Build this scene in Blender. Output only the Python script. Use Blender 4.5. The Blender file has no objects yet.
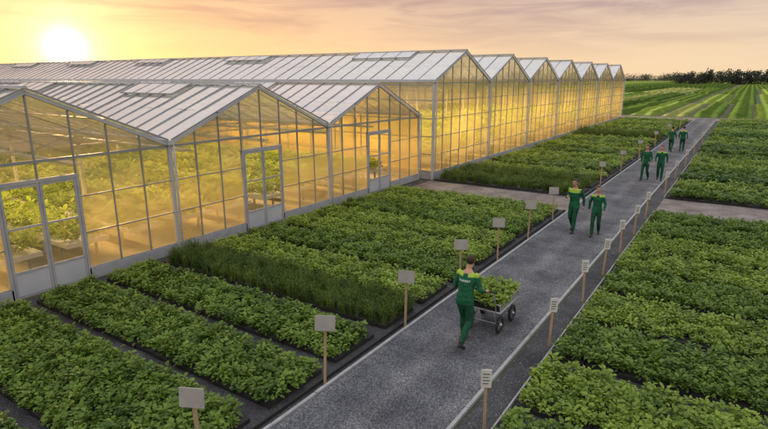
import bpy, math, random
import numpy as np
from mathutils import Vector, Matrix, noise
from mathutils.bvhtree import BVHTree
random.seed(7); rng=np.random.default_rng(7)
scene=bpy.context.scene
COL=scene.collection

# ------------------------------------------------------------ materials
def newmat(name):
    m=bpy.data.materials.new(name); m.use_nodes=True
    nt=m.node_tree; nt.nodes.clear()
    out=nt.nodes.new('ShaderNodeOutputMaterial')
    return m,nt,out
def N(nt,t,**k):
    n=nt.nodes.new(t)
    for a,b in k.items(): setattr(n,a,b)
    return n
def ramp(nt,fac,stops,interp='LINEAR'):
    r=N(nt,'ShaderNodeValToRGB'); r.color_ramp.interpolation=interp
    e=r.color_ramp.elements
    while len(e)>1: e.remove(e[-1])
    e[0].position=stops[0][0]; e[0].color=(*stops[0][1],1)
    for p,c in stops[1:]:
        x=e.new(p); x.color=(*c,1)
    nt.links.new(fac,r.inputs[0]); return r.outputs[0]
def math_(nt,op,a,b=None,c=None):
    m=N(nt,'ShaderNodeMath',operation=op)
    for i,v in enumerate((a,b,c)):
        if v is None: continue
        if isinstance(v,(int,float)): m.inputs[i].default_value=v
        else: nt.links.new(v,m.inputs[i])
    return m.outputs[0]
def pbr(name,c1,c2=None,scale=5,rough=.7,metal=0,bump=0,bscale=60,spec=.3,stretch=None,bdist=.02):
    m,nt,out=newmat(name)
    p=N(nt,'ShaderNodeBsdfPrincipled'); nt.links.new(p.outputs[0],out.inputs[0])
    p.inputs['Roughness'].default_value=rough; p.inputs['Metallic'].default_value=metal
    p.inputs['Specular IOR Level'].default_value=spec
    g=N(nt,'ShaderNodeNewGeometry')
    pos=g.outputs['Position']
    if stretch:
        mp=N(nt,'ShaderNodeMapping'); mp.inputs['Scale'].default_value=stretch
        nt.links.new(pos,mp.inputs[0]); pos=mp.outputs[0]
    n=N(nt,'ShaderNodeTexNoise'); n.inputs['Scale'].default_value=scale; n.inputs['Detail'].default_value=3
    nt.links.new(pos,n.inputs['Vector'])
    c2=c2 or tuple(x*.8 for x in c1)
    col=ramp(nt,n.outputs['Fac'],[(.3,c1),(.7,c2)])
    nt.links.new(col,p.inputs['Base Color'])
    if bump:
        b=N(nt,'ShaderNodeTexNoise'); b.inputs['Scale'].default_value=bscale; b.inputs['Detail'].default_value=2
        nt.links.new(pos,b.inputs['Vector'])
        bm=N(nt,'ShaderNodeBump'); bm.inputs['Strength'].default_value=bump; bm.inputs['Distance'].default_value=bdist
        nt.links.new(b.outputs['Fac'],bm.inputs['Height']); nt.links.new(bm.outputs[0],p.inputs['Normal'])
    return m

def gravel(name,cols,vs=55,tracks=False):
    m,nt,out=newmat(name)
    p=N(nt,'ShaderNodeBsdfPrincipled'); nt.links.new(p.outputs[0],out.inputs[0])
    p.inputs['Roughness'].default_value=.85; p.inputs['Specular IOR Level'].default_value=.25
    g=N(nt,'ShaderNodeNewGeometry')
    v=N(nt,'ShaderNodeTexVoronoi'); v.inputs['Scale'].default_value=vs; nt.links.new(g.outputs['Position'],v.inputs['Vector'])
    c=ramp(nt,v.outputs['Color'],[(0.1,cols[0]),(.5,cols[1]),(.9,cols[2])])
    n=N(nt,'ShaderNodeTexNoise'); n.inputs['Scale'].default_value=.9; n.inputs['Detail'].default_value=6; n.inputs['Roughness'].default_value=.65
    nt.links.new(g.outputs['Position'],n.inputs['Vector'])
    mx=N(nt,'ShaderNodeMix',data_type='RGBA',blend_type='MULTIPLY'); mx.inputs[0].default_value=1
    k=ramp(nt,n.outputs['Fac'],[(.35,(.55,.55,.57)),(.65,(1.25,1.22,1.18))])
    nt.links.new(c,mx.inputs[6]); nt.links.new(k,mx.inputs[7])
    col=mx.outputs[2]
    if tracks:
        sx=N(nt,'ShaderNodeSeparateXYZ'); nt.links.new(g.outputs['Position'],sx.inputs[0])
        n2=N(nt,'ShaderNodeTexNoise'); n2.inputs['Scale'].default_value=.35; nt.links.new(g.outputs['Position'],n2.inputs['Vector'])
        xx=math_(nt,'ADD',sx.outputs[0],math_(nt,'MULTIPLY',n2.outputs['Fac'],.35))
        w=math_(nt,'SINE',math_(nt,'MULTIPLY',xx,5.7))
        k2=ramp(nt,w,[(0,(.84,.84,.86)),(1,(1.14,1.12,1.1))])
        m3=N(nt,'ShaderNodeMix',data_type='RGBA',blend_type='MULTIPLY'); m3.inputs[0].default_value=1
        nt.links.new(col,m3.inputs[6]); nt.links.new(k2,m3.inputs[7]); col=m3.outputs[2]
    nt.links.new(col,p.inputs['Base Color'])
    b=N(nt,'ShaderNodeBump'); b.inputs['Strength'].default_value=.9; b.inputs['Distance'].default_value=.012
    nt.links.new(v.outputs['Distance'],b.inputs['Height']); b.invert=True
    nt.links.new(b.outputs[0],p.inputs['Normal'])
    return m

def leafmat(name,dark,light,trans=.35,rough=.45):
    m,nt,out=newmat(name)
    p=N(nt,'ShaderNodeBsdfPrincipled'); p.inputs['Roughness'].default_value=rough; p.inputs['Specular IOR Level'].default_value=.3
    t=N(nt,'ShaderNodeBsdfTranslucent'); mx=N(nt,'ShaderNodeMixShader'); mx.inputs[0].default_value=trans
    oi=N(nt,'ShaderNodeObjectInfo'); g=N(nt,'ShaderNodeNewGeometry')
    n=N(nt,'ShaderNodeTexNoise'); n.inputs['Scale'].default_value=.9; n.inputs['Detail'].default_value=1
    nt.links.new(g.outputs['Position'],n.inputs['Vector'])
    f=math_(nt,'ADD',math_(nt,'MULTIPLY',oi.outputs['Random'],.35),math_(nt,'MULTIPLY',n.outputs['Fac'],.4))
    f=math_(nt,'ADD',f,math_(nt,'MULTIPLY',g.outputs['Random Per Island'],.3))
    mid=tuple((a+b)/2 for a,b in zip(dark,light))
    c=ramp(nt,f,[(.2,dark),(.5,mid),(.85,light)])
    nt.links.new(c,p.inputs['Base Color']); nt.links.new(c,t.inputs[0])
    nt.links.new(p.outputs[0],mx.inputs[1]); nt.links.new(t.outputs[0],mx.inputs[2]); nt.links.new(mx.outputs[0],out.inputs[0])
    return m

def glass(name,transp,tcol,scol,gl_rough=.05,refl=.7,diff=0.3,power=3.5,base=.05):
    m,nt,out=newmat(name)
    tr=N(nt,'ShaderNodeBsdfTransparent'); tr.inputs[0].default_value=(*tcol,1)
    tl=N(nt,'ShaderNodeBsdfTranslucent'); df=N(nt,'ShaderNodeBsdfDiffuse'); gl=N(nt,'ShaderNodeBsdfGlossy'); gl.inputs['Roughness'].default_value=gl_rough
    g=N(nt,'ShaderNodeNewGeometry'); n=N(nt,'ShaderNodeTexNoise'); n.inputs['Scale'].default_value=1.1; n.inputs['Detail'].default_value=3
    nt.links.new(g.outputs['Position'],n.inputs['Vector'])
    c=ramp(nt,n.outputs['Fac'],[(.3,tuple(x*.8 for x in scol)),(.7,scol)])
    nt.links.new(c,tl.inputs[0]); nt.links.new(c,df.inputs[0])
    a=N(nt,'ShaderNodeMixShader'); a.inputs[0].default_value=diff
    nt.links.new(tl.outputs[0],a.inputs[1]); nt.links.new(df.outputs[0],a.inputs[2])
    b=N(nt,'ShaderNodeMixShader')
    nn=math_(nt,'MULTIPLY_ADD',n.outputs['Fac'],.2,transp-.18)
    nn=math_(nt,'MULTIPLY_ADD',g.outputs['Random Per Island'],.16,nn); nt.links.new(nn,b.inputs[0])
    nt.links.new(a.outputs[0],b.inputs[1]); nt.links.new(tr.outputs[0],b.inputs[2])
    lw=N(nt,'ShaderNodeLayerWeight'); lw.inputs[0].default_value=.5
    f=math_(nt,'MULTIPLY_ADD',math_(nt,'POWER',lw.outputs['Facing'],power),refl,base)
    d=N(nt,'ShaderNodeMixShader'); nt.links.new(f,d.inputs[0]); nt.links.new(b.outputs[0],d.inputs[1]); nt.links.new(gl.outputs[0],d.inputs[2])
    nt.links.new(d.outputs[0],out.inputs[0]); return m

M={}
M['ground']=pbr('ground_soil',(.05,.055,.03),(.09,.09,.05),scale=1.5,rough=.95,bump=.6,bscale=25)
M['gravel']=gravel('path_gravel',[(.05,.054,.062),(.10,.107,.12),(.22,.225,.235)],tracks=True)
M['gravel2']=gravel('cross_gravel',[(.12,.10,.09),(.19,.165,.15),(.29,.25,.23)])
M['mat']=gravel('bed_ground',[(.03,.03,.032),(.055,.055,.06),(.11,.11,.115)],vs=70)
M['kerb']=pbr('kerb_concrete',(.33,.325,.32),(.24,.24,.24),scale=6,rough=.8,bump=.3)
M['tray']=pbr('tray_black',(.018,.018,.018),(.03,.026,.022),scale=10,rough=.7)
M['alu']=pbr('alu_frame',(.30,.31,.32),(.24,.25,.26),scale=2,rough=.4,metal=.35,spec=.5)
M['white']=pbr('white_frame',(.46,.46,.46),(.38,.39,.40),scale=2,rough=.45)
M['roof']=glass('roof_glass',.42,(.97,.95,.92),(.66,.69,.73),.10,.8,.6,2.2,.10)
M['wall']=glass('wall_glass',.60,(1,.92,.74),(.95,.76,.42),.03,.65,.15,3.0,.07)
M['clear']=glass('door_glass',.92,(1,.96,.85),(.9,.8,.55),.03,.4,.2)
M['panel']=pbr('door_panel',(.36,.36,.36),(.28,.28,.29),scale=3,rough=.5)
M['floor']=pbr('greenhouse_floor',(.4,.36,.3),(.3,.27,.22),scale=1.2,rough=.8)
M['leafA']=leafmat('leaf_green',(.035,.085,.012),(.22,.34,.045),.4)
M['leafB']=leafmat('leaf_bright',(.085,.155,.018),(.34,.46,.065),.4)
M['leafC']=leafmat('leaf_dark',(.025,.065,.012),(.13,.23,.035),.4)
M['leafD']=leafmat('leaf_crop',(.12,.2,.03),(.36,.44,.07),.5)
M['grass']=leafmat('reed_green',(.04,.078,.014),(.15,.22,.04),.3)
M['wood']=pbr('stake_wood',(.3,.2,.11),(.42,.3,.18),scale=3,rough=.75,stretch=(12,12,1))
M['board']=pbr('sign_board',(.36,.33,.29),(.28,.26,.24),scale=4,rough=.6)
M['tag']=pbr('tag_white',(.62,.6,.55),(.52,.5,.46),scale=6,rough=.6)
M['ink']=pbr('tag_print',(.08,.09,.08),(.12,.12,.12),rough=.6)
M['tree']=leafmat('tree_foliage',(.02,.03,.018),(.06,.07,.04),.2,.8)
M['bark']=pbr('bark',(.06,.045,.035),(.1,.08,.06),rough=.9)
M['shirt']=pbr('work_shirt',(.010,.115,.05),(.006,.075,.032),scale=9,rough=.8,bump=.5,bscale=14,bdist=.03)
M['hivis']=pbr('hivis_yoke',(.32,.46,.05),(.25,.38,.04),scale=8,rough=.7)
M['trous']=pbr('work_trousers',(.008,.075,.035),(.005,.05,.024),scale=8,rough=.85,bump=.5,bscale=12,bdist=.03)
M['skin']=pbr('skin',(.5,.27,.18),(.42,.21,.14),scale=12,rough=.55)
M['hair']=pbr('hair_brown',(.03,.018,.01),(.05,.03,.018),scale=40,rough=.6,bump=.5,bscale=90,bdist=.01)
M['hairf']=pbr('hair_auburn',(.10,.05,.022),(.06,.03,.015),scale=40,rough=.6,bump=.5,bscale=90,bdist=.01)
M['boot']=pbr('boots',(.02,.018,.016),(.03,.028,.025),rough=.6)
M['eye']=pbr('eye_dark',(.02,.015,.012),rough=.3)
M['lip']=pbr('lips',(.35,.12,.09),rough=.5)
M['text']=pbr('print_white',(.75,.75,.72),rough=.7)
M['rubber']=pbr('tyre_rubber',(.02,.02,.02),(.03,.03,.03),rough=.8)
M['steel']=pbr('cart_steel',(.42,.44,.46),(.34,.36,.38),scale=8,rough=.4,metal=.6)
M['stone']=pbr('pebble',(.16,.165,.175),(.3,.3,.3),scale=20,rough=.85)

# ------------------------------------------------------------ geometry collector
class G:
    def __init__(s): s.v=[];s.f=[];s.m=[];s.mats=[];s.sm=[]
    def mi(s,k):
        if k not in s.mats: s.mats.append(k)
        return s.mats.index(k)
    def add(s,vs,fs,mat,smooth=False):
        o=len(s.v); s.v.extend([tuple(x) for x in vs]); i=s.mi(mat)
        for f in fs: s.f.append([o+a for a in f]); s.m.append(i); s.sm.append(smooth)
    def box(s,a,b,mat):
        x0,y0,z0=a;x1,y1,z1=b
        s.add([(x0,y0,z0),(x1,y0,z0),(x1,y1,z0),(x0,y1,z0),(x0,y0,z1),(x1,y0,z1),(x1,y1,z1),(x0,y1,z1)],
          [(0,3,2,1),(4,5,6,7),(0,1,5,4),(1,2,6,5),(2,3,7,6),(3,0,4,7)],mat)
    def beam(s,p,q,w,h,mat,up=(0,0,1)):
        p=Vector(p);q=Vector(q);d=(q-p).normalized();up=Vector(up)
        if abs(d.dot(up))>.98: up=Vector((0,1,0))
        sd=d.cross(up).normalized(); u=sd.cross(d)
        vs=[]
        for c in (p,q):
            for a,b in ((-1,-1),(1,-1),(1,1),(-1,1)): vs.append(c+sd*(a*w/2)+u*(b*h/2))
        s.add(vs,[(0,3,2,1),(4,5,6,7),(0,1,5,4),(1,2,6,5),(2,3,7,6),(3,0,4,7)],mat)
    def quad(s,pts,mat): s.add(pts,[tuple(range(len(pts)))],mat)
    def tube(s,pts,rad,mat,side=(1,0,0),n=12,cap=True):
        pts=[Vector(p) for p in pts]; rad=[(r,r) if not isinstance(r,tuple) else r for r in rad]
        if cap:
            d0=(pts[0]-pts[1]).normalized(); d1=(pts[-1]-pts[-2]).normalized()
            r0=rad[0]; r1=rad[-1]
            pts=[pts[0]+d0*min(r0)*.7]+pts+[pts[-1]+d1*min(r1)*.7]
            rad=[(r0[0]*.55,r0[1]*.55)]+rad+[(r1[0]*.55,r1[1]*.55)]
        vs=[];L=len(pts);side=Vector(side)
        for i,p in enumerate(pts):
            d=(pts[min(i+1,L-1)]-pts[max(i-1,0)]).normalized()
            a=side-d*side.dot(d)
            if a.length<.2: a=Vector((0,1,0))-d*d.y
            if a.length<.2: a=Vector((0,0,1))-d*d.z
            a.normalize(); b=d.cross(a)
            for k in range(n):
                t=2*math.pi*k/n; vs.append(p+a*(math.cos(t)*rad[i][0])+b*(math.sin(t)*rad[i][1]))
        fs=[]
        for i in range(L-1):
            for k in range(n): fs.append((i*n+k,i*n+(k+1)%n,(i+1)*n+(k+1)%n,(i+1)*n+k))
        fs.append(tuple(reversed(range(n)))); fs.append(tuple((L-1)*n+k for k in range(n)))
        s.add(vs,fs,mat,True)
    def ell(s,c,r,mat,n=14,m=9,R=None):
        vs=[];fs=[]
        c=Vector(c)
        for i in range(1,m):
            ph=math.pi*i/m
            for k in range(n):
                t=2*math.pi*k/n
                v=Vector((r[0]*math.sin(ph)*math.cos(t),r[1]*math.sin(ph)*math.sin(t),r[2]*math.cos(ph)))
                if R: v=R@v
                vs.append(c+v)
        tp=Vector((0,0,r[2]));bt=-tp
        if R: tp=R@tp;bt=R@bt
        vs+= [c+tp,c+bt]; T=(m-1)*n;B=T+1
        for i in range(m-2):
            for k in range(n): fs.append((i*n+k,(i+1)*n+k,(i+1)*n+(k+1)%n,i*n+(k+1)%n))
        for k in range(n): fs.append((T,k,(k+1)%n)); fs.append((B,(m-2)*n+(k+1)%n,(m-2)*n+k))
        s.add(vs,fs,mat,True)
    def mesh(s,name):
        me=bpy.data.meshes.new(name); me.from_pydata(s.v,[],s.f)
        for k in s.mats: me.materials.append(M[k])
        me.polygons.foreach_set('material_index',s.m); me.polygons.foreach_set('use_smooth',s.sm)
        me.update(); return me
    def obj(s,name,parent=None,link=True):
        o=bpy.data.objects.new(name,s.mesh(name))
        if link: COL.objects.link(o)
        if parent: o.parent=parent
        return o
def empty(name,loc=(0,0,0)):
    e=bpy.data.objects.new(name,None); e.location=loc; e.empty_display_size=.3; COL.objects.link(e); return e

# ------------------------------------------------------------ ground, paths
def sheet(name,x0,x1,y0,y1,z,mat,parent=None):
    g=G(); g.quad([(x0,y0,z),(x1,y0,z),(x1,y1,z),(x0,y1,z)],mat); return g.obj(name,parent)
def fieldmat(name,a,b,row=3.1):
    m,nt,out=newmat(name)
    p=N(nt,'ShaderNodeBsdfPrincipled'); p.inputs['Roughness'].default_value=1; p.inputs['Specular IOR Level'].default_value=0; nt.links.new(p.outputs[0],out.inputs[0])
    gg=N(nt,'ShaderNodeNewGeometry')
    n=N(nt,'ShaderNodeTexNoise'); n.inputs['Scale'].default_value=.5; n.inputs['Detail'].default_value=6; n.inputs['Roughness'].default_value=.75; nt.links.new(gg.outputs['Position'],n.inputs['Vector'])
    c=ramp(nt,n.outputs['Fac'],[(.35,a),(.65,b)])
    sx=N(nt,'ShaderNodeSeparateXYZ'); nt.links.new(gg.outputs['Position'],sx.inputs[0])
    w=math_(nt,'SINE',math_(nt,'MULTIPLY',sx.outputs[0],row))
    k=ramp(nt,w,[(0,(.55,.55,.5)),(1,(1.15,1.15,1.1))])
    mx=N(nt,'ShaderNodeMix',data_type='RGBA',blend_type='MULTIPLY'); mx.inputs[0].default_value=1
    nt.links.new(c,mx.inputs[6]); nt.links.new(k,mx.inputs[7]); nt.links.new(mx.outputs[2],p.inputs['Base Color'])
    return m
M['f0']=fieldmat('field_dark',(.045,.085,.018),(.09,.14,.03))
M['f1']=fieldmat('field_mid',(.08,.14,.025),(.14,.21,.045))
M['f2']=fieldmat('field_light',(.15,.23,.04),(.26,.34,.075))
M['f3']=fieldmat('field_straw',(.22,.25,.07),(.32,.34,.11))
sheet('ground',-2500,2500,-300,5000,0,'ground')
sheet('bed_ground_left',-13.6,-5.36,-6,75,.006,'mat')
sheet('bed_ground_right',-2.98,14,-6,80,.006,'mat')
sheet('gravel_path',-5.3,-3.1,-8,82.5,.022,'gravel')
sheet('cross_path_left',-13.0,-5.36,21.3,23.9,.011,'gravel2')
sheet('cross_path_right',-2.5,14,23.0,25.8,.011,'gravel2')
sheet('service_road',-160,160,77.3,82,.016,'gravel2')
def strips(nm,defs):
    g=G()
    for (y0,y1,xa,xb,wmin,wmax,gap,h) in defs:
        x=xa
        while x<xb:
            w=random.uniform(wmin,wmax); k=random.choice(['f0','f1','f2','f1','f2','f0','f1','f3'])
            hh=h*random.uniform(.5,1.2); n=max(2,int((y1-y0)/3)); nx=6
            vs=[];fs=[]
            for j in range(n+1):
                for i in range(nx+1):
                    e=(i in (0,nx) or j in (0,n)); yy=y0+(y1-y0)*j/n
                    vs.append((x+w*i/nx+random.uniform(-.12,.12),yy,0.01 if e else hh*random.uniform(.6,1.25)))
            for j in range(n):
                for i in range(nx):
                    q=j*(nx+1)+i; fs.append((q,q+1,q+nx+2,q+nx+1))
            g.add(vs,fs,k,True); x+=w+gap*random.uniform(.5,1.5)
    return g.obj(nm)
strips('field',[(84,128,-150,120,2.0,3.6,.6,.5),(131,200,-220,180,3,7,.9,.6),(204,300,-300,260,5,14,1.2,.7),(306,500,-420,380,9,30,2,.8),(520,940,-800,800,30,90,3,.6)])
g=G()
for x in (-5.33,-3.06):
    y=-6
    while y<77:
        g.box((x-.03,y,0),(x+.03,y+.99,.055+random.uniform(-.005,.005)),'kerb'); y+=1.0
g.obj('path_kerb')
g=G()
for a,b in ((-6,22.9),(25.9,77)): g.box((-2.53,a,0),(-2.50,b,.07),'kerb')
for a,b in ((-6,21.2),(24,75)): g.box((-5.50,a,0),(-5.47,b,.07),'tray')
g.obj('bed_edging')
g=G()
for i in range(2600):
    y=3+22*random.random()**1.5
    x=random.choice([random.uniform(-5.27,-3.12),-5.27+abs(random.gauss(0,.12)),-3.12-abs(random.gauss(0,.12)),random.uniform(-3.0,-2.55)])
    z=.022 if -5.3<x<-3.1 else .006
    r=random.uniform(.006,.017)
    vs=[(x+math.cos(a)*r*random.uniform(.7,1.2),y+math.sin(a)*r*random.uniform(.7,1.2),z-.002) for a in (0,1.26,2.5,3.8,5.0)]+[(x+random.uniform(-.3,.3)*r,y,z+r*.9)]
    g.add(vs,[(0,1,5),(1,2,5),(2,3,5),(3,4,5),(4,0,5)],'stone')
g.obj('loose_gravel')

# ------------------------------------------------------------ plants
def leaf(g,base,d,up,L,W,mat,bend=.25):
    d=d.normalized(); s=d.cross(up)
    if s.length<.05: s=Vector((1,0,0))
    s.normalize(); u=s.cross(d)
    b=base; m1=base+d*L*.5-u*L*.02; t=base+d*L-u*L*bend
    l1=base+d*L*.3+s*W*.5+u*L*.05; l2=base+d*L*.72+s*W*.38-u*L*.04
    r1=base+d*L*.3-s*W*.5+u*L*.05; r2=base+d*L*.72-s*W*.38-u*L*.04
    g.add([b,m1,t,l1,l2,r1,r2],[(0,1,4,3),(1,2,4),(0,5,6,1),(1,6,2)],mat,False)
def plant(mat,n=52,R=.13,H=.27,L=.08,W=.052):
    g=G()
    for i in range(n):
        a=random.uniform(0,2*math.pi); r=R*math.sqrt(random.random())
        h=H*(.4+.65*random.random())*(1-.45*(r/R)**2)
        base=Vector((math.cos(a)*r*.8,math.sin(a)*r*.8,h*.9))
        el=random.uniform(-.3,1.1)*(1-.3*r/R)
        a2=a+random.uniform(-.9,.9)
        d=Vector((math.cos(a2)*math.cos(el),math.sin(a2)*math.cos(el),math.sin(el)))
        s=random.uniform(.6,1.3)
        leaf(g,base,d,Vector((random.gauss(0,.2),random.gauss(0,.2),1)),L*s,W*s,mat)
    for i in range(6):
        a=random.uniform(0,6.28); t=Vector((math.cos(a)*R*.6,math.sin(a)*R*.6,H*.7))
        g.beam((0,0,.05),t,.006,.006,mat)
    return g
def reed(mat,n=34,H=.45):
    g=G()
    for i in range(n):
        a=random.uniform(0,6.28); r=.09*math.sqrt(random.random()); b=Vector((math.cos(a)*r,math.sin(a)*r,0))
        h=H*random.uniform(.6,1.1); o=Vector((random.gauss(0,.06),random.gauss(0,.06),0))
        s=Vector((math.cos(a+1.5),math.sin(a+1.5),0))*.006
        p1=b+o*.4+Vector((0,0,h*.55)); p2=b+o*1.5+Vector((0,0,h))
        g.add([b-s,b+s,p1+s,p1-s,p2],[(0,1,2,3),(3,2,4)],mat)
        for q in range(2):
            z=h*random.uniform(.35,.9); c=b+o*(z/h)+Vector((0,0,z)); aa=random.uniform(0,6.28)
            leaf(g,c,Vector((math.cos(aa),math.sin(aa),.9)),Vector((0,0,1)),.07,.014,mat)
    return g
def make_group(tag,gs):
    c=bpy.data.collections.new(tag+'_source')
    for i,g in enumerate(gs):
        o=g.obj(f'{tag}_plant',link=False); c.objects.link(o)
    ng=bpy.data.node_groups.new(tag+'_scatter','GeometryNodeTree')
    ng.interface.new_socket('Geometry',in_out='INPUT',socket_type='NodeSocketGeometry')
    ng.interface.new_socket('Geometry',in_out='OUTPUT',socket_type='NodeSocketGeometry')
    a=ng.nodes.new('NodeGroupInput'); b=ng.nodes.new('NodeGroupOutput')
    ci=ng.nodes.new('GeometryNodeCollectionInfo'); ci.inputs['Collection'].default_value=c
    ci.inputs['Separate Children'].default_value=True; ci.inputs['Reset Children'].default_value=True
    io=ng.nodes.new('GeometryNodeInstanceOnPoints'); io.inputs['Pick Instance'].default_value=True
    na=ng.nodes.new('GeometryNodeInputNamedAttribute'); na.data_type='FLOAT_VECTOR'; na.inputs['Name'].default_value='rot'
    ns=ng.nodes.new('GeometryNodeInputNamedAttribute'); ns.data_type='FLOAT_VECTOR'; ns.inputs['Name'].default_value='scl'
    ni=ng.nodes.new('GeometryNodeInputNamedAttribute'); ni.data_type='INT'; ni.inputs['Name'].default_value='idx'
    L=ng.links
    L.new(a.outputs[0],io.inputs['Points']); L.new(ci.outputs[0],io.inputs['Instance'])
    L.new(na.outputs['Attribute'],io.inputs['Rotation']); L.new(ns.outputs['Attribute'],io.inputs['Scale']); L.new(ni.outputs['Attribute'],io.inputs['Instance Index'])
    L.new(io.outputs[0],b.inputs[0])
    return ng
GR={
 'A':make_group('leafy',[plant('leafA') for _ in range(6)]),
 'B':make_group('bright',[plant('leafB',L=.075,W=.05) for _ in range(6)]),
 'C':make_group('dark',[plant('leafC',L=.095,W=.062) for _ in range(6)]),
 'R':make_group('reed',[reed('grass') for _ in range(6)]),
 'D':make_group('crop',[plant('leafD',n=30,L=.12,W=.07) for _ in range(4)]),
}
def scatter(name,pts,kind,scale,parent=None,zs=1.0,var=.24):
    me=bpy.data.meshes.new(name); n=len(pts)
    me.from_pydata([tuple(p) for p in pts],[],[])
    r=np.zeros((n,3)); r[:,2]=rng.uniform(0,6.28,n); r[:,0]=rng.normal(0,.12,n); r[:,1]=rng.normal(0,.12,n)
    s=scale*rng.uniform(1-var,1+var,n); sv=np.stack([s,s,s*zs*rng.uniform(.85,1.15,n)],1)
    at=me.attributes.new('rot','FLOAT_VECTOR','POINT'); at.data.foreach_set('vector',r.astype(np.float32).ravel())
    at=me.attributes.new('scl','FLOAT_VECTOR','POINT'); at.data.foreach_set('vector',sv.astype(np.float32).ravel())
    at=me.attributes.new('idx','INT','POINT'); at.data.foreach_set('value',rng.integers(0,6,n).astype(np.int32))
    o=bpy.data.objects.new(name,me); COL.objects.link(o)
    if parent: o.parent=parent
    md=o.modifiers.new('scatter','NODES'); md.node_group=GR[kind]
    return o
def grid(x0,x1,y0,y1,sp,z,j=.3):
    nx=max(1,int((x1-x0)/sp)); ny=max(1,int(round((y1-y0)/sp)))
    X,Y=np.meshgrid(np.linspace(x0,x1,nx),np.linspace(y0,y1,ny))
    X=X.ravel()+rng.uniform(-j,j,X.size)*sp; Y=Y.ravel()+rng.uniform(-j,j,Y.size)*sp
    keep=rng.random(X.size)>.025
    return np.stack([X,Y,np.full(X.size,z)],1)[keep]
def bed(x0,x1,y0,y1,kind,sp=.17,sc=1.0,zs=1.0,inset=.12):
    cx,cy=(x0+x1)/2,(y0+y1)/2
    e=empty('plant_bed',(cx,cy,0))
    g=G(); hx,hy=(x1-x0)/2,(y1-y0)/2
    tw=.56; x=-hx+.03
    while x<hx-.1:
        jj=random.uniform(-.015,.015)
        g.box((x,-hy+.03+jj,.01),(min(x+tw-.02,hx-.03),hy-.03+jj,.085+random.uniform(-.006,.006)),'tray'); x+=tw
    g.obj('growing_trays',e)
    P=grid(-hx+inset,hx-inset,-hy+inset,hy-inset,sp,.06,.27)
    scatter('plants',P,kind,sc,e,zs)
ys=[(-3.6,-2.2),(-2,-.5),(-.3,1.1),(1.4,2.75),(3.1,4.9),(5.25,6.6),(6.95,8.25),(8.6,9.8)]
kinds='ABACAAAR'
for (a,b),k in zip(ys,kinds): bed(-13.2,-5.65,a,b,k,.165,.95 if k!='R' else .95)
y=10.15; ks='BABBABBA'; i=0
while y<20.8:
    bed(-13.2,-5.65,y,min(y+1.33,21.2),ks[i%8],.17,.95); y+=1.6; i+=1
y=24.1;i=0; ks='RRBABBABBAB'
while y<74:
    k=ks[i%11]; bed(-12.9,-5.65,y,y+1.85,k,.26 if y<40 else .34,1.4 if y<40 else 1.8,.75,.25); y+=2.3;i+=1
y=-2.1;i=0; ks='ABBAABAB'
while y<22:
    bed(-2.42,7,y,y+1.6,ks[i%8],.17,.95); y+=1.9;i+=1
y=25.9;i=0; ks='ABCABBAACB'
while y<76:
    bed(-2.42,9,y,y+1.85,ks[i%10],.27 if y<42 else .36,1.45 if y<42 else 1.9,.75,.25); y+=2.35;i+=1

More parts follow.
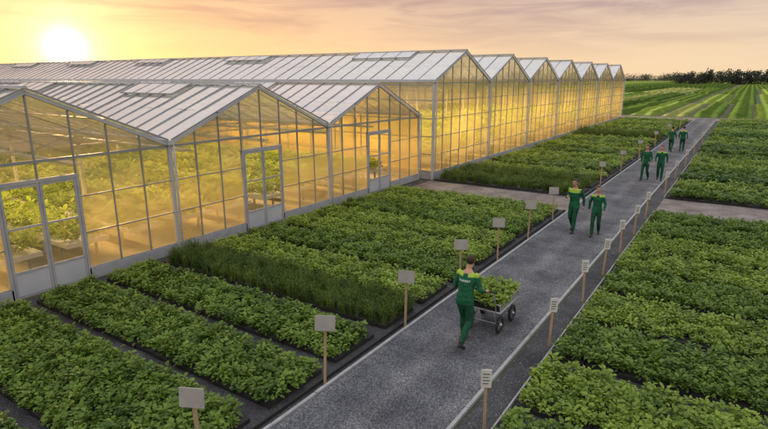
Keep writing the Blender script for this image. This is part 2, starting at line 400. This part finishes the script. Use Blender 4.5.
# ------------------------------------------------------------ greenhouse
def greenhouse(xf,xb,y0,span,nsp,eave,ridge,cw,levels,barsp,doors,doorh,vent_every,cropx,cropscale,benchsp,lampW,lampn):
    E=empty('greenhouse',(0,0,0))
    fr=G(); gl=G(); rf=G(); inn=G()
    ye=y0+span*nsp; sl=(ridge-eave)/(span/2)
    nc=int(round(span/cw)); J=lambda s=.005: random.uniform(-s,s)
    for fx,glassm in ((xf,'wall'),(xb,'clear')):
        front=fx==xf
        for s in range(nsp):
            ys0=y0+s*span
            for c in range(nc):
                a=ys0+c*cw; b=a+cw
                isdoor=front and doors and (c in (nc//2-1,nc//2))
                zlo=doorh if isdoor else levels[0]
                za=eave+sl*min(a-ys0,span-(a-ys0)); zb=eave+sl*min(b-ys0,span-(b-ys0))
                cuts=[z for z in levels+[eave] if z>zlo+.01] if front else []
                lo=zlo
                for z in cuts:
                    t1,t2=J(.007),J(.007)
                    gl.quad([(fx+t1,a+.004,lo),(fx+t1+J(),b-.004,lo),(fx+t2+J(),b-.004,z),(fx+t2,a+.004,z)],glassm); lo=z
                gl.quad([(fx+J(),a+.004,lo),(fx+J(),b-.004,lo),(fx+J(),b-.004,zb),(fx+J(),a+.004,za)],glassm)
                if not isdoor: fr.box((fx-.06,a,0),(fx+.05,b,levels[0]-.01),'panel')
                if c>0 and not (front and doors and c==nc//2):
                    fr.beam((fx,a,.05),(fx,a,za-.02),.032,.06,'alu',up=(1,0,0))
                if front and doors and c==nc//2: fr.beam((fx,a,doorh),(fx,a,za-.02),.032,.06,'alu',up=(1,0,0))
                for z in levels+[eave]:
                    if isdoor and z<doorh: continue
                    fr.box((fx-.025,a,z-.015 if z!=eave else z-.035),(fx+.025,b,z+.015 if z!=eave else z+.035),'alu')
            ym=ys0+span/2
            fr.beam((fx+.01,ys0,eave+.03),(fx+.01,ym,ridge+.03),.08,.09,'white',up=(1,0,0))
            fr.beam((fx+.013,ym,ridge+.03),(fx+.013,ys0+span,eave+.03),.08,.09,'white',up=(1,0,0))
            if front and doors:
                w=cw; y1,y2=ym-w,ym+w
                fr.box((fx-.05,y1-.035,0),(fx+.05,y1+.035,doorh),'panel'); fr.box((fx-.05,y2-.035,0),(fx+.05,y2+.035,doorh),'panel')
                fr.box((fx-.052,y1-.035,doorh-.04),(fx+.053,y2+.035,doorh+.04),'panel')
                for (da,db) in ((y1+.045,ym-.008),(ym+.008,y2-.045)):
                    dx=fx+.03
                    fr.box((dx-.02,da,.03),(dx+.02,da+.055,doorh-.05),'panel'); fr.box((dx-.02,db-.055,.03),(dx+.02,db,doorh-.05),'panel')
                    for z0,z1 in ((.03,.10),(.62,.68),(1.68,1.73),(doorh-.11,doorh-.05)): fr.box((dx-.018,da+.055,z0),(dx+.018,db-.055,z1),'panel')
                    fr.box((dx-.012,da+.055,.10),(dx+.01,db-.055,.62),'white')
                    gl.quad([(dx,da+.055,.68),(dx+J(),db-.055,.68),(dx,db-.055,doorh-.11),(dx+J(),da+.055,doorh-.11)],'clear')
                fr.beam((fx+.09,ym-.12,1.0),(fx+.09,ym-.12,1.35),.025,.025,'steel')
    for s in range(nsp+1):
        yv=y0+s*span
        fr.box((xf-.06,yv-.05,0),(xf+.06,yv+.05,eave+.06),'white')
        fr.beam((xf+.12,yv,eave+.1),(xb-.1,yv,eave+.1),.2,.13,'white')
        fr.tube([(xf+.11,yv+.08,eave),(xf+.11,yv+.08,.1)],[.03,.03],'white',n=8)
        x=xf-5
        while x>xb:
            fr.box((x-.05,yv-.05,0),(x+.05,yv+.05,eave),'white')
            if s<nsp and x>-50:
                fr.box((x-.03,yv+.05,eave-.35),(x+.03,yv+span-.05,eave-.29),'white')
                fr.box((x-.03,yv+.05,eave-.06),(x+.03,yv+span-.05,eave-.0),'white')
                for q in range(8):
                    ya=yv+.1+q*(span-.2)/8; yb=ya+(span-.2)/8
                    z1,z2=(eave-.32,eave-.05) if q%2 else (eave-.05,eave-.32)
                    fr.beam((x,ya,z1),(x,yb,z2),.025,.025,'white')
            x-=5 if x>-50 else 10
    for yv in (y0,ye):
        x=xf
        while x>xb+.1:
            x2=max(x-2*cw,xb)
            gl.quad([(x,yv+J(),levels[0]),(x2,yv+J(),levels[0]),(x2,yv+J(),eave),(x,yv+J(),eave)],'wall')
            fr.box((x2-.022,yv-.035,0),(x2+.022,yv+.035,eave),'alu')
            x=x2
        for z in levels+[eave-.1]: fr.box((xb,yv-.028,z-.022),(xf-.08,yv+.028,z+.022),'alu')
        fr.box((xb,yv-.05,0),(xf-.08,yv+.05,levels[0]-.03),'panel')
    for s in range(nsp):
        a=y0+s*span; mth=a+span/2; b=a+span
        for (e,sg) in ((a,1),(b,-1)):
            x=xf+.08
            while x>xb:
                x2=max(x-barsp,xb); ymid=(e+mth)/2; zm=(eave+.16+ridge+.10)/2
                j=[J(.009) for _ in range(6)]
                rf.quad([(x-.003,e,eave+.16+j[0]),(x-.003,ymid,zm+j[1]),(x2+.003,ymid,zm+j[2]),(x2+.003,e,eave+.16+j[3])],'roof')
                rf.quad([(x-.003,ymid,zm+j[4]),(x-.003,mth,ridge+.10+j[1]),(x2+.003,mth,ridge+.10+j[2]),(x2+.003,ymid,zm+j[5])],'roof')
                fr.beam((x,e+sg*.05,eave+.185),(x,mth,ridge+.125),.026,.04,'alu',up=(0,-sg*sl,1)); x-=barsp
            yy=(e+mth)/2; zz=(eave+.16+ridge+.10)/2-.035
            fr.beam((xf+.07,yy,zz),(xb,yy,zz),.05,.03,'alu')
            x=xf-3-(s*2.7)%5
            wv=barsp*4
            while x>xb+4 and vent_every:
                dn=Vector((0,e-mth,eave-ridge)).normalized()
                p0=Vector((x,mth,ridge+.17)); lift=.09 if random.random()<.5 else .02
                q0=p0+dn*1.0+Vector((0,0,lift))
                q0b=q0+Vector((-wv,0,0)); p0b=p0+Vector((-wv,0,0))
                rf.quad([p0,q0,q0b,p0b],'roof')
                for u,v in ((p0,q0),(q0,q0b),(q0b,p0b)): fr.beam(u,v,.045,.045,'alu')
                for uu in (.25,.5,.75): fr.beam(p0.lerp(p0b,uu),q0.lerp(q0b,uu),.026,.03,'alu')
                x-=vent_every*random.uniform(.9,1.1)
        fr.beam((xf+.1,mth,ridge+.15),(xb-.02,mth,ridge+.15),.1,.07,'white')
        for yy in (([mth-span*.25,mth+span*.25]) if lampn==2 else [mth]):
            L=14.0; xc=xf-1.6-L/2; zl=eave-.5
            inn.box((xc-L/2,yy-.13,zl+.02),(xc+L/2,yy+.13,zl+.10),'white')  # invented housing strip above the added lamp
            for xx in np.arange(xc-L/2+1,xc+L/2,4): inn.box((xx-.01,yy-.01,zl+.1),(xx+.01,yy+.01,eave-.05),'alu')
            li=bpy.data.lights.new('added_glow_lamp','AREA'); li.shape='RECTANGLE'; li.size=L; li.size_y=.18; li.energy=lampW; li.color=(1,.64,.22)  # lamp added to give the greenhouse interior its golden glow
            lo=bpy.data.objects.new('added_glow_lamp',li); lo.location=(xc,yy,zl); COL.objects.link(lo); lo.parent=E
    inn.quad([(xf-.1,y0,.022),(xf-.1,ye,.022),(xb,ye,.022),(xb,y0,.022)],'floor')
    pts=[]
    y=y0+.9
    while y<ye-1.4:
        xe=cropx
        inn.box((xe,y,.62),(xf-1.0,y+benchsp*.66,.74),'white')
        x=xf-1.6
        while x>xe:
            for yy in (y+.1,y+benchsp*.66-.1): inn.box((x-.03,yy-.03,.02),(x+.03,yy+.03,.62),'alu')
            x-=2.5
        sp=.28*cropscale
        pts.append(grid(xe+.2,xf-1.2,y+.15,y+benchsp*.66-.15,sp,.72))
        y+=benchsp
    fr.obj('frame',E); gl.obj('wall_glazing',E); rf.obj('roof_glazing',E); inn.obj('benches_and_floor',E)
    scatter('crop',np.concatenate(pts),'D',1.35*cropscale,E,1.2)
    return E
greenhouse(-13.75,-62,-4.85,7.2,4,3.2,4.75,.9,[.3,1.25,2.2],.8,True,2.75,9,-34,1.0,1.8,560,2)
greenhouse(-13.1,-100,24.3,7.0,7,4.85,6.42,1.0,[.4,1.3,2.2,3.1,4.0],1.0,False,0,11,-36,1.7,2.33,1900,1)

# ------------------------------------------------------------ signs
def sign(x,y,h=1.27,w=.34,hb=.26,yaw=25):
    e=empty('bed_sign',(x,y,0)); e.rotation_euler=(random.uniform(-.03,.03),random.uniform(-.03,.03),math.radians(yaw+random.uniform(-8,8)))
    g=G(); g.box((-.022,-.022,0),(.022,.022,h-.06),'wood'); g.obj('stake',e)
    g=G()
    t=.16
    c=Vector((0,-.035,h-hb/2)); ux=Vector((1,0,0)); uz=Vector((0,t,1)).normalized(); un=ux.cross(uz)
    vs=[]
    for d in (-.009,.009):
        for a,b in ((-1,-1),(1,-1),(1,1),(-1,1)): vs.append(c+ux*a*w/2+uz*b*hb/2+un*d)
    g.add(vs,[(0,3,2,1),(4,5,6,7),(0,1,5,4),(1,2,6,5),(2,3,7,6),(3,0,4,7)],'board')
    for a in (-.13,.13):
        for b in (-.09,.09): g.ell(c+ux*a+uz*b+un*.012,(.008,.008,.008),'alu',6,4)
    g.obj('board',e)
for y in (3.8,6.35,9.0,11.6,14.1,16.7,19.4): sign(-5.42,y,yaw=28)
for y in (27,32,38,45,53,62): sign(-5.42,y,1.25,.3,.24)
def tag(x,y,h=1.02):
    e=empty('plant_label_post',(x,y,0)); e.rotation_euler=(random.uniform(-.03,.03),random.uniform(-.04,.04),math.radians(random.uniform(18,40)))
    g=G(); g.box((-.02,-.02,0),(.02,.02,h),'wood'); g.obj('stake',e)
    g=G(); g.box((-.075,-.036,h-.27),(.075,-.0215,h+.015),'tag')
    for i in range(4): g.box((-.05,-.039,h-.06-i*.05),(.05-.02*(i%2),-.0362,h-.045-i*.05),'ink')
    g.obj('label',e)
for y in (6.65,9.8,12.4,14.5,16.8,19.1,21.6,27,31,36,42,49,58): tag(-2.62,y)

# ------------------------------------------------------------ people
def remesh(g,vox,smooth=3):
    o=g.obj('tmp'); md=o.modifiers.new('r','REMESH'); md.mode='VOXEL'; md.voxel_size=vox
    sm=o.modifiers.new('s','SMOOTH'); sm.factor=.5; sm.iterations=smooth
    dg=bpy.context.evaluated_depsgraph_get(); dg.update()
    me=bpy.data.meshes.new_from_object(o.evaluated_get(dg))
    v=np.array([q.co[:] for q in me.vertices]); f=[list(p.vertices) for p in me.polygons]
    bpy.data.objects.remove(o); bpy.data.meshes.remove(me)
    return v,f
def hand(wr,d,n,s,curl,vox):
    d=Vector(d).normalized(); n=Vector(n); n=(n-d*n.dot(d)).normalized(); s0=Vector(s); s=(s0-d*s0.dot(d)-n*s0.dot(n)).normalized()
    wr=Vector(wr); g=G()
    g.tube([wr-d*.03,wr,wr+d*.04,wr+d*.085],[(.026,.02),(.027,.018),(.04,.016),(.041,.013)],'skin',side=s,n=12)
    for off,L in zip((.030,.010,-.010,-.029),(.072,.08,.075,.058)):
        p=wr+d*.082+s*off; pts=[p-d*.02,p]; ang=0
        for k,fr in enumerate((.45,.32,.26)):
            ang+=curl[k]; v=d*math.cos(ang)+n*math.sin(ang)+s*off*1.0
            p=p+v.normalized()*L*fr*1.05; pts.append(p.copy())
        g.tube(pts,[.0095,.0092,.0085,.008,.007],'skin',n=8)
    b=wr+d*.03+s*.025; p1=b+(d*.5+s*.75+n*.25).normalized()*.04; p2=p1+(d*.8+s*.3+n*(.2+curl[0]*.5)).normalized()*.032; p3=p2+(d*.85-s*.05+n*(.2+curl[0]*.7)).normalized()*.026
    g.tube([b,p1,p2,p3],[.014,.012,.0105,.009],'skin',n=8)
    return remesh(g,vox,1)
def human(loc,yaw,pose,H=1.78,female=False,vox=.013,hv='shoulder',text=False,hair='hair',headyaw=0,headpitch=0):
    P=dict(lean=.0,
      L=dict(el=(-.25,-.03,1.14),wr=(-.25,.06,.89),n=(1,0,0),s=(0,1,0),curl=(.35,.4,.3)),
      R=dict(el=(.25,-.03,1.14),wr=(.25,.06,.89),n=(-1,0,0),s=(0,1,0),curl=(.35,.4,.3)),
      Lk=(-.1,.02,.49),La=(-.1,0,.085),Rk=(.1,.02,.49),Ra=(.1,0,.085),Lt=0,Rt=0)
    P.update(pose); ln=P['lean']
    ly=lambda z: ln*max(0,z-.95)
    sw=.9 if female else 1.0
    g=G(); segs=[]
    def T(pts,rad,mat,side=(1,0,0),n=16):
        g.tube(pts,rad,mat,side,n)
        rr=[max(r) if isinstance(r,tuple) else r for r in rad]
        for i in range(len(pts)-1): segs.append((Vector(pts[i]),Vector(pts[i+1]),rr[i],rr[i+1],mat))
    wz=.14 if female else .155
    tz=[(.86,.172,.125),(.93,.176,.13),(1.08,wz,.112),(1.2,.165*sw,.125),(1.32,.185*sw,.13),(1.41,.172*sw,.102),(1.475,.085,.072)]
    g.tube([(0,ly(z)-.005,z) for z,a,b in tz],[(a,b) for z,a,b in tz],'shirt',n=24)
    g.tube([(0,0,.80),(0,0,.87),(0,0,.93)],[(.125,.098),(.158,.112),(.158,.115)],'trous',n=20)
    g.tube([(0,ly(1.46),1.455),(0,ly(1.5)+.008,1.505)],[.07,.062],'shirt')
    T([(0,ly(1.46),1.46),(0,ly(1.56)+.02,1.58)],[.056,.053],'skin')
    for sg,K,A,tt in ((-1,P['Lk'],P['La'],P['Lt']),(1,P['Rk'],P['Ra'],P['Rt'])):
        hip=Vector((sg*.088,0,.89)); K=Vector(K); A=Vector(A)
        m1=hip.lerp(K,.45)+Vector((0,.012,0)); m2=K.lerp(A,.35)+Vector((0,-.018,0)); cu=K.lerp(A,.93)
        T([hip,m1,K,m2,cu],[(.092,.1),(.083,.09),.066,.067,(.058,.064)],'trous')
        fd=Vector((sg*.1,math.cos(tt),math.sin(tt))).normalized(); ud=Vector((0,-math.sin(tt),math.cos(tt)))
        T([A+Vector((0,-.01,.05)),A-ud*.035-fd*.02],[.042,.042],'boot')
        g.tube([A-ud*.045-fd*.055,A-ud*.042+fd*.05,A-ud*.055+fd*.15],[(.038,.038),(.043,.04),(.04,.027)],'boot',n=12)
        segs.append((A-ud*.045-fd*.055,A-ud*.05+fd*.16,.04,.035,'boot'))
    hands=[]
    for sg,S in ((-1,P['L']),(1,P['R'])):
        sh=Vector((sg*.178*sw,ly(1.42)-.005,1.405)); el=Vector(S['el']); wr=Vector(S['wr'])
        g.ell(sh,(.066,.066,.066),'shirt')
        T([sh,sh.lerp(el,.5),el,el.lerp(wr,.35),wr],[.063,.055,.047,.047,.034],'shirt')
        d=S.get('d') or (wr-el)
        hands.append(hand(wr+Vector(d).normalized()*.01,d,S['n'],S['s'],S['curl'],.0045 if vox<.014 else .0055))
    v,f=remesh(g,vox,3)
    for i in range(len(v)):
        q=Vector(v[i]); nz=noise.noise(Vector((q.x*9,q.y*9,q.z*17)))+.6*noise.noise(Vector((q.x*20,q.y*20,q.z*40+q.x*30)))
        c=Vector((q.x,q.y-ly(q.z),0)); 
        if c.length>1e-4:
            c.normalize(); k=.010 if q.z>.12 else 0
            v[i]+=np.array(c[:])*nz*k
    fc=np.array([v[q].mean(0) for q in f])
    best=np.full(len(fc),1e9); mat=np.array(['shirt']*len(fc),dtype=object)
    for a,b,r0,r1,mk in segs:
        a=np.array(a);b=np.array(b); ab=b-a; t=np.clip(((fc-a)@ab)/(ab@ab),0,1)
        dd=np.linalg.norm(fc-(a+t[:,None]*ab),axis=1)-(r0+(r1-r0)*t)
        u=dd<best; best[u]=dd[u]; mat[u]=mk
    inT=(fc[:,2]>.845)&(fc[:,2]<1.49)&(np.abs(fc[:,0])<.18)
    mat[inT&(mat!='shirt')&(fc[:,2]<1.45)]='shirt'
    mat[(fc[:,2]<.845)&(mat=='shirt')&(np.abs(fc[:,0])<.16)&(best>.02)]='trous'
    if hv=='shoulder': hm=(mat=='shirt')&(fc[:,2]>1.395)&(np.abs(fc[:,0])<.24)&(np.abs(fc[:,0])>.05)
    elif hv=='chest': hm=(mat=='shirt')&(fc[:,2]>1.34)&(fc[:,2]<1.5)&(np.abs(fc[:,0])<.2)
    else: hm=np.zeros(len(fc),bool)
    mat[hm]='hivis'
    out=G(); 
    for k in sorted(set(mat)): out.mi(k)
    out.v=[tuple(q) for q in v]; out.f=f; out.m=[out.mi(k) for k in mat]; out.sm=[True]*len(f)
    if text:
        bvh=BVHTree.FromPolygons([Vector(q) for q in v],f)
        cu=bpy.data.curves.new('t','FONT'); cu.body='NURSERY'; cu.size=.055; cu.align_x='CENTER'; cu.offset=.0012
        to=bpy.data.objects.new('t',cu); COL.objects.link(to); dg=bpy.context.evaluated_depsgraph_get(); dg.update()
        tm=bpy.data.meshes.new_from_object(to.evaluated_get(dg)); tv=[]
        for q in tm.vertices:
            x=q.co.x; z=1.30+q.co.y
            h=bvh.ray_cast(Vector((x,-1,z)),Vector((0,1,0)))[0]
            tv.append((x,(h.y if h else -.12)-.004,z))
        out.add(tv,[list(p.vertices) for p in tm.polygons],'text'); bpy.data.objects.remove(to)
    for hv_,hf in hands: out.add([tuple(q) for q in hv_],hf,'skin',True)
    h=G()
    h.ell((0,-.012,.03),(.077,.096,.09),'skin',20,14); h.ell((0,.022,-.04),(.058,.066,.074),'skin',16,12)
    h.ell((0,.062,-.09),(.026,.022,.02),'skin'); h.tube([(0,.082,.018),(0,.1,-.008),(0,.103,-.02)],[.009,.012,.014],'skin',n=8)
    for sg in (-1,1):
        h.ell((sg*.078,-.004,-.008),(.010,.02,.032),'skin'); h.tube([(sg*.015,.083,.03),(sg*.05,.068,.03)],[.010,.009],'skin',n=8)
        h.ell((sg*.038,.058,-.03),(.022,.022,.02),'skin')
    h.tube([(-.022,.083,-.055),(.022,.083,-.055)],[.008,.008],'skin',n=8)
    h.tube([(0,-.02,-.05),(0,-.02,-.12)],[.052,.053],'skin')
    hvv,hf=remesh(h,.0075 if vox<.014 else .009,2)
    R=Matrix.Rotation(math.radians(headyaw),3,'Z')@Matrix.Rotation(math.radians(-headpitch),3,'X')
    c=Vector((0,ly(1.66)+.03,1.665))
    ishair=lambda q: (q[2]>.062-.02*(q[1]<.03)) or (q[1]<-.005 and q[2]>(-.055 if not female else -.09)) or (q[1]<.03 and q[2]>.02 and abs(q[0])>.05)
    nv=[]
    for q in hvv:
        k=1+ (.055+.03*noise.noise(Vector(q)*38) if ishair(q) else 0)
        if ishair(q) and abs(q[0])>.082: k=1
        nv.append(tuple(c+R@(Vector(q)*k)))
    hm=[]; 
    for ff in hf:
        q=hvv[ff].mean(0); hm.append(hair if ishair(q) and not (abs(q[0])>.082) else 'skin')
    for k in sorted(set(hm)):
        fs=[ff for ff,m_ in zip(hf,hm) if m_==k]
        used=sorted({i for ff in fs for i in ff}); mp={o:i for i,o in enumerate(used)}
        out.add([nv[i] for i in used],[[mp[i] for i in ff] for ff in fs],k,True)
    for sg in (-1,1): out.ell(c+R@Vector((sg*.031,.079,.012)),(.012,.008,.006),'eye',8,6)
    out.ell(c+R@Vector((0,.092,-.055)),(.023,.006,.006),'lip',10,6)
    if female:
        out.tube([c+R@Vector((0,-.1,.03)),c+R@Vector((0,-.14,-.02)),c+R@Vector((0,-.12,-.14)),c+R@Vector((0,-.11,-.2))],[.02,.032,.028,.01],hair,n=10)
    o=out.obj('worker'); s=H/1.78; o.scale=(s,s,s); o.location=loc; o.rotation_euler=(0,0,math.radians(yaw))
    return o
Z=.022
grip=(1.15,1.25,.8)
human((-4.05,8.95,Z),-3,dict(lean=.2,
   L=dict(el=(-.27,.08,1.14),wr=(-.25,.33,1.035),n=(0,0,-1),s=(1,0,0),d=(0,1,-.1),curl=grip),
   R=dict(el=(.27,.08,1.14),wr=(.25,.33,1.035),n=(0,0,-1),s=(-1,0,0),d=(0,1,-.1),curl=grip),
   Lk=(-.1,.16,.5),La=(-.1,.2,.09),Rk=(.1,.03,.49),Ra=(.1,-.30,.15),Rt=-.5),1.80,False,.011,'shoulder',True,headyaw=8,headpitch=-12)
walkA=dict(lean=.04,Lk=(-.095,.15,.5),La=(-.09,.2,.09),Rk=(.095,.03,.48),Ra=(.09,-.24,.13),Rt=-.4,
   R=dict(el=(.26,.02,1.14),wr=(.24,.20,.95),n=(-1,0,0),s=(0,1,.4),curl=(.4,.5,.4)),
   L=dict(el=(-.26,-.1,1.16),wr=(-.27,-.12,.9),n=(1,0,0),s=(0,1,0),curl=(.4,.5,.4)))
walkB=dict(lean=.04,Rk=(.095,.15,.5),Ra=(.09,.2,.09),Lk=(-.095,.03,.48),La=(-.09,-.24,.13),Lt=-.4,
   L=dict(el=(-.26,.02,1.14),wr=(-.24,.20,.95),n=(1,0,0),s=(0,1,.4),curl=(.4,.5,.4)),
   R=dict(el=(.26,-.1,1.16),wr=(.27,-.12,.9),n=(-1,0,0),s=(0,1,0),curl=(.4,.5,.4)))
pA=dict(walkA); pA['R']=dict(el=(.27,.02,1.13),wr=(.16,.24,1.2),n=(-1,0,0),s=(0,0,1),curl=(.9,1,.7))
human((-4.43,18.3,Z),172,pA,1.82,False,.014,'chest',headyaw=-14)
human((-3.68,18.25,Z),186,walkB,1.68,True,.014,'shoulder',hair='hairf',headyaw=14)
human((-3.95,30.2,Z),170,walkB,1.8,False,.018,'none')
human((-3.3,30.5,Z),184,walkA,1.78,False,.018,'shoulder')
human((-4.2,43.2,Z),-5,walkA,1.78,False,.018,'none')
human((-3.55,43.8,Z),4,walkB,1.78,False,.018,'shoulder')

# ------------------------------------------------------------ cart
E=empty('garden_cart',(-3.95,10.1,Z))
g=G()
x0,x1,y0,y1,dz=-.38,.38,-.52,.55,.52
for a,b in (((x0,y0),(x1,y0)),((x1,y0),(x1,y1)),((x1,y1),(x0,y1)),((x0,y1),(x0,y0))):
    g.tube([(a[0],a[1],dz),(b[0],b[1],dz)],[.02,.02],'steel',n=8)
    g.tube([(a[0],a[1],dz+.17),(b[0],b[1],dz+.17)],[.014,.014],'steel',n=8)
for x in (x0,x1):
    for y in (y0,0,y1): g.tube([(x,y,dz),(x,y,dz+.17)],[.012,.012],'steel',n=8)
g.box((x0+.01,y0+.01,dz-.012),(x1-.01,y1-.01,dz+.012),'steel')
for x in (x0,x1): g.box((x-.004,y0+.02,dz+.02),(x+.004,y1-.02,dz+.15),'steel')
g.box((x0+.02,y1-.004,dz+.02),(x1-.02,y1+.004,dz+.15),'steel')
for x in (-.3,.3): g.tube([(x,y0,dz),(x,y0-.10,dz+.3),(x,y0-.16,1.0)],[.016,.016,.016],'steel',n=8)
g.tube([(-.4,y0-.16,1.0),(.36,y0-.16,1.0)],[.017,.017],'rubber',n=10)
for x in (-.27,.27):
    for y in (-.34,.36): g.tube([(x*.6,y,dz-.01),(x*.9,y,.2)],[.016,.016],'steel',n=8)
for y in (-.34,.36): g.tube([(-.33,y,.19),(.33,y,.19)],[.012,.012],'steel',n=8)
g.obj('frame',E)
for x in (-.32,.32):
    for y in (-.34,.36):
        w=G(); R=.185;r=.04;n=24;m_=10;vs=[];fs=[]
        for i in range(n):
            for k in range(m_):
                a=2*math.pi*i/n;b=2*math.pi*k/m_; rr=R-r+math.cos(b)*r
                vs.append((x+math.sin(b)*r*.8,y+math.cos(a)*rr,.19+math.sin(a)*rr))
        for i in range(n):
            for k in range(m_): fs.append((i*m_+k,((i+1)%n)*m_+k,((i+1)%n)*m_+(k+1)%m_,i*m_+(k+1)%m_))
        w.add(vs,fs,'rubber',True)
        w.tube([(x-.03,y,.19),(x+.03,y,.19)],[.035,.035],'steel',n=12)
        for i in range(6):
            a=i*math.pi/3; w.beam((x,y,.19),(x,y+math.cos(a)*.12,.19+math.sin(a)*.12),.02,.012,'steel')
        w.obj('wheel',E)
g=G()
for i in range(2):
    for j in range(3): g.box((x0+.03+i*.36,y0+.03+j*.345,dz+.014),(x0+.37+i*.36,y0+.36+j*.345,dz+.10),'tray')
g.obj('plant_trays',E)
scatter('plants',grid(x0+.08,x1-.08,y0+.08,y1-.08,.12,dz+.07),'B',1.1,E,1.1)

# ------------------------------------------------------------ distant trees
def treeline(name,specs,nf):
    g=G()
    for (x,y,h,w) in specs:
        g.tube([(x,y,0),(x+random.uniform(-.3,.3),y,h*.35),(x,y,h*.7)],[h*.03,h*.022,h*.01],'bark',n=6)
        lobes=[(Vector((x+random.gauss(0,w*.3),y+random.gauss(0,w*.3),h*random.uniform(.15,.8))),w*random.uniform(.2,.36)) for _ in range(12)]
        for lo,_ in lobes[:4]: g.beam((x,y,h*.3),lo,h*.012,h*.012,'bark')
        for i in range(nf):
            c,r=random.choice(lobes)
            v=Vector((random.gauss(0,1),random.gauss(0,1),random.gauss(0,1))).normalized()*r*random.uniform(.3,1.1)
            q=c+v; q.z=max(q.z,h*.04); s=h*random.uniform(.03,.065)
            a=Vector((random.gauss(0,1),random.gauss(0,1),random.gauss(0,1))).normalized(); b=a.orthogonal().normalized()
            g.add([q+a*s,q+b*s,q-a*s*.9,q-b*s],[(0,1,2,3)],'tree')
    return g.obj(name)
sp=[]
x=-54
while x<170:
    sp.append((x,520+random.uniform(-15,15),random.uniform(7,11)+(2.5 if x>-38 else 0),random.uniform(8,12))); x+=random.uniform(2.5,4.5)
x=-420
while x<-40:
    sp.append((x,950+random.uniform(-30,30),random.uniform(6,12),random.uniform(14,22))); x+=random.uniform(4,8)
treeline('distant_trees',sp,420)

# ------------------------------------------------------------ world
S=Vector((-1.069,.546,.0552)).normalized()
SL=Vector((S.x,S.y,0)).normalized(); el=math.radians(9); SL=Vector((SL.x*math.cos(el),SL.y*math.cos(el),math.sin(el)))
W=bpy.data.worlds.new('World'); scene.world=W; W.use_nodes=True; nt=W.node_tree; nt.nodes.clear()
out=N(nt,'ShaderNodeOutputWorld')
sky=N(nt,'ShaderNodeTexSky'); sky.sky_type='NISHITA'; sky.sun_disc=False; sky.sun_elevation=el; sky.sun_rotation=math.atan2(S.x,S.y)
b1=N(nt,'ShaderNodeBackground'); b1.inputs[1].default_value=.006; nt.links.new(sky.outputs[0],b1.inputs[0])
tc=N(nt,'ShaderNodeTexCoord'); D=tc.outputs['Generated']
sx=N(nt,'ShaderNodeSeparateXYZ'); nt.links.new(D,sx.inputs[0])
zz=math_(nt,'MAXIMUM',sx.outputs[2],0.0)
base=ramp(nt,zz,[(0,(.92,.70,.45)),(.05,(.87,.66,.46)),(.13,(.70,.55,.46)),(.3,(.92,.86,.80)),(.6,(1.2,1.2,1.27)),(1,(1.3,1.36,1.5))])
dp=N(nt,'ShaderNodeVectorMath',operation='DOT_PRODUCT'); nt.links.new(D,dp.inputs[0]); dp.inputs[1].default_value=S
dot=math_(nt,'MAXIMUM',dp.outputs['Value'],0.0)
def glow(pw,col,st):
    f=math_(nt,'MULTIPLY',math_(nt,'POWER',dot,pw),st)
    v=N(nt,'ShaderNodeVectorMath',operation='SCALE'); v.inputs[0].default_value=col; nt.links.new(f,v.inputs['Scale']); return v.outputs[0]
mp=N(nt,'ShaderNodeMapping'); mp.inputs['Scale'].default_value=(3.2,3.2,26); mp.inputs['Rotation'].default_value=(.02,.03,.4); nt.links.new(D,mp.inputs[0])
cn=N(nt,'ShaderNodeTexNoise'); cn.inputs['Scale'].default_value=1.5; cn.inputs['Detail'].default_value=6; cn.inputs['Roughness'].default_value=.58; cn.inputs['Distortion'].default_value=.5
nt.links.new(mp.outputs[0],cn.inputs['Vector'])
cf=ramp(nt,cn.outputs['Fac'],[(.42,(0,0,0)),(.64,(1,1,1))])
hz=ramp(nt,zz,[(0.02,(0,0,0)),(.07,(.55,.55,.55)),(.11,(1,1,1)),(.3,(1,1,1)),(.45,(.2,.2,.2))])
cfm=math_(nt,'MULTIPLY',math_(nt,'MULTIPLY',cf,hz),.85)
acc=base
for pw,col,st in ((3,(.12,-.05,-.14),1.0),(16,(.2,.06,-.06),.9),(150,(.4,.36,.14),.8),(900,(.6,.6,.45),.8),(5000,(3,2.6,1.8),1.2)):
    v=N(nt,'ShaderNodeVectorMath',operation='ADD'); nt.links.new(acc,v.inputs[0]); nt.links.new(glow(pw,col,st),v.inputs[1]); acc=v.outputs[0]
cm=N(nt,'ShaderNodeMix',data_type='RGBA',blend_type='MULTIPLY'); nt.links.new(cfm,cm.inputs[0]); nt.links.new(acc,cm.inputs[6]); cm.inputs[7].default_value=(.66,.62,.76,1)
b2=N(nt,'ShaderNodeBackground'); nt.links.new(cm.outputs[2],b2.inputs[0]); b2.inputs[1].default_value=1.0
ad=N(nt,'ShaderNodeAddShader'); nt.links.new(b1.outputs[0],ad.inputs[0]); nt.links.new(b2.outputs[0],ad.inputs[1]); nt.links.new(ad.outputs[0],out.inputs[0])
sun=bpy.data.lights.new('sun','SUN'); sun.energy=5; sun.angle=math.radians(.6); sun.color=(1,.66,.32)
so=bpy.data.objects.new('sun',sun); so.rotation_euler=SL.to_track_quat('Z','Y').to_euler(); so.location=(-60,30,20); COL.objects.link(so)

# ------------------------------------------------------------ camera
cam=bpy.data.cameras.new('camera'); cam.sensor_width=36; cam.lens=540/768*36; cam.clip_end=8000; cam.clip_start=.1
co=bpy.data.objects.new('camera',cam); COL.objects.link(co)
yaw=math.radians(33.5); pit=math.radians(14.2)
f=Vector((-math.sin(yaw)*math.cos(pit),math.cos(yaw)*math.cos(pit),-math.sin(pit)))
co.location=(0,0,5.1); co.rotation_euler=f.to_track_quat('-Z','Y').to_euler()
scene.camera=co
scene.view_settings.view_transform='Standard'; scene.view_settings.look='None'; scene.view_settings.exposure=0
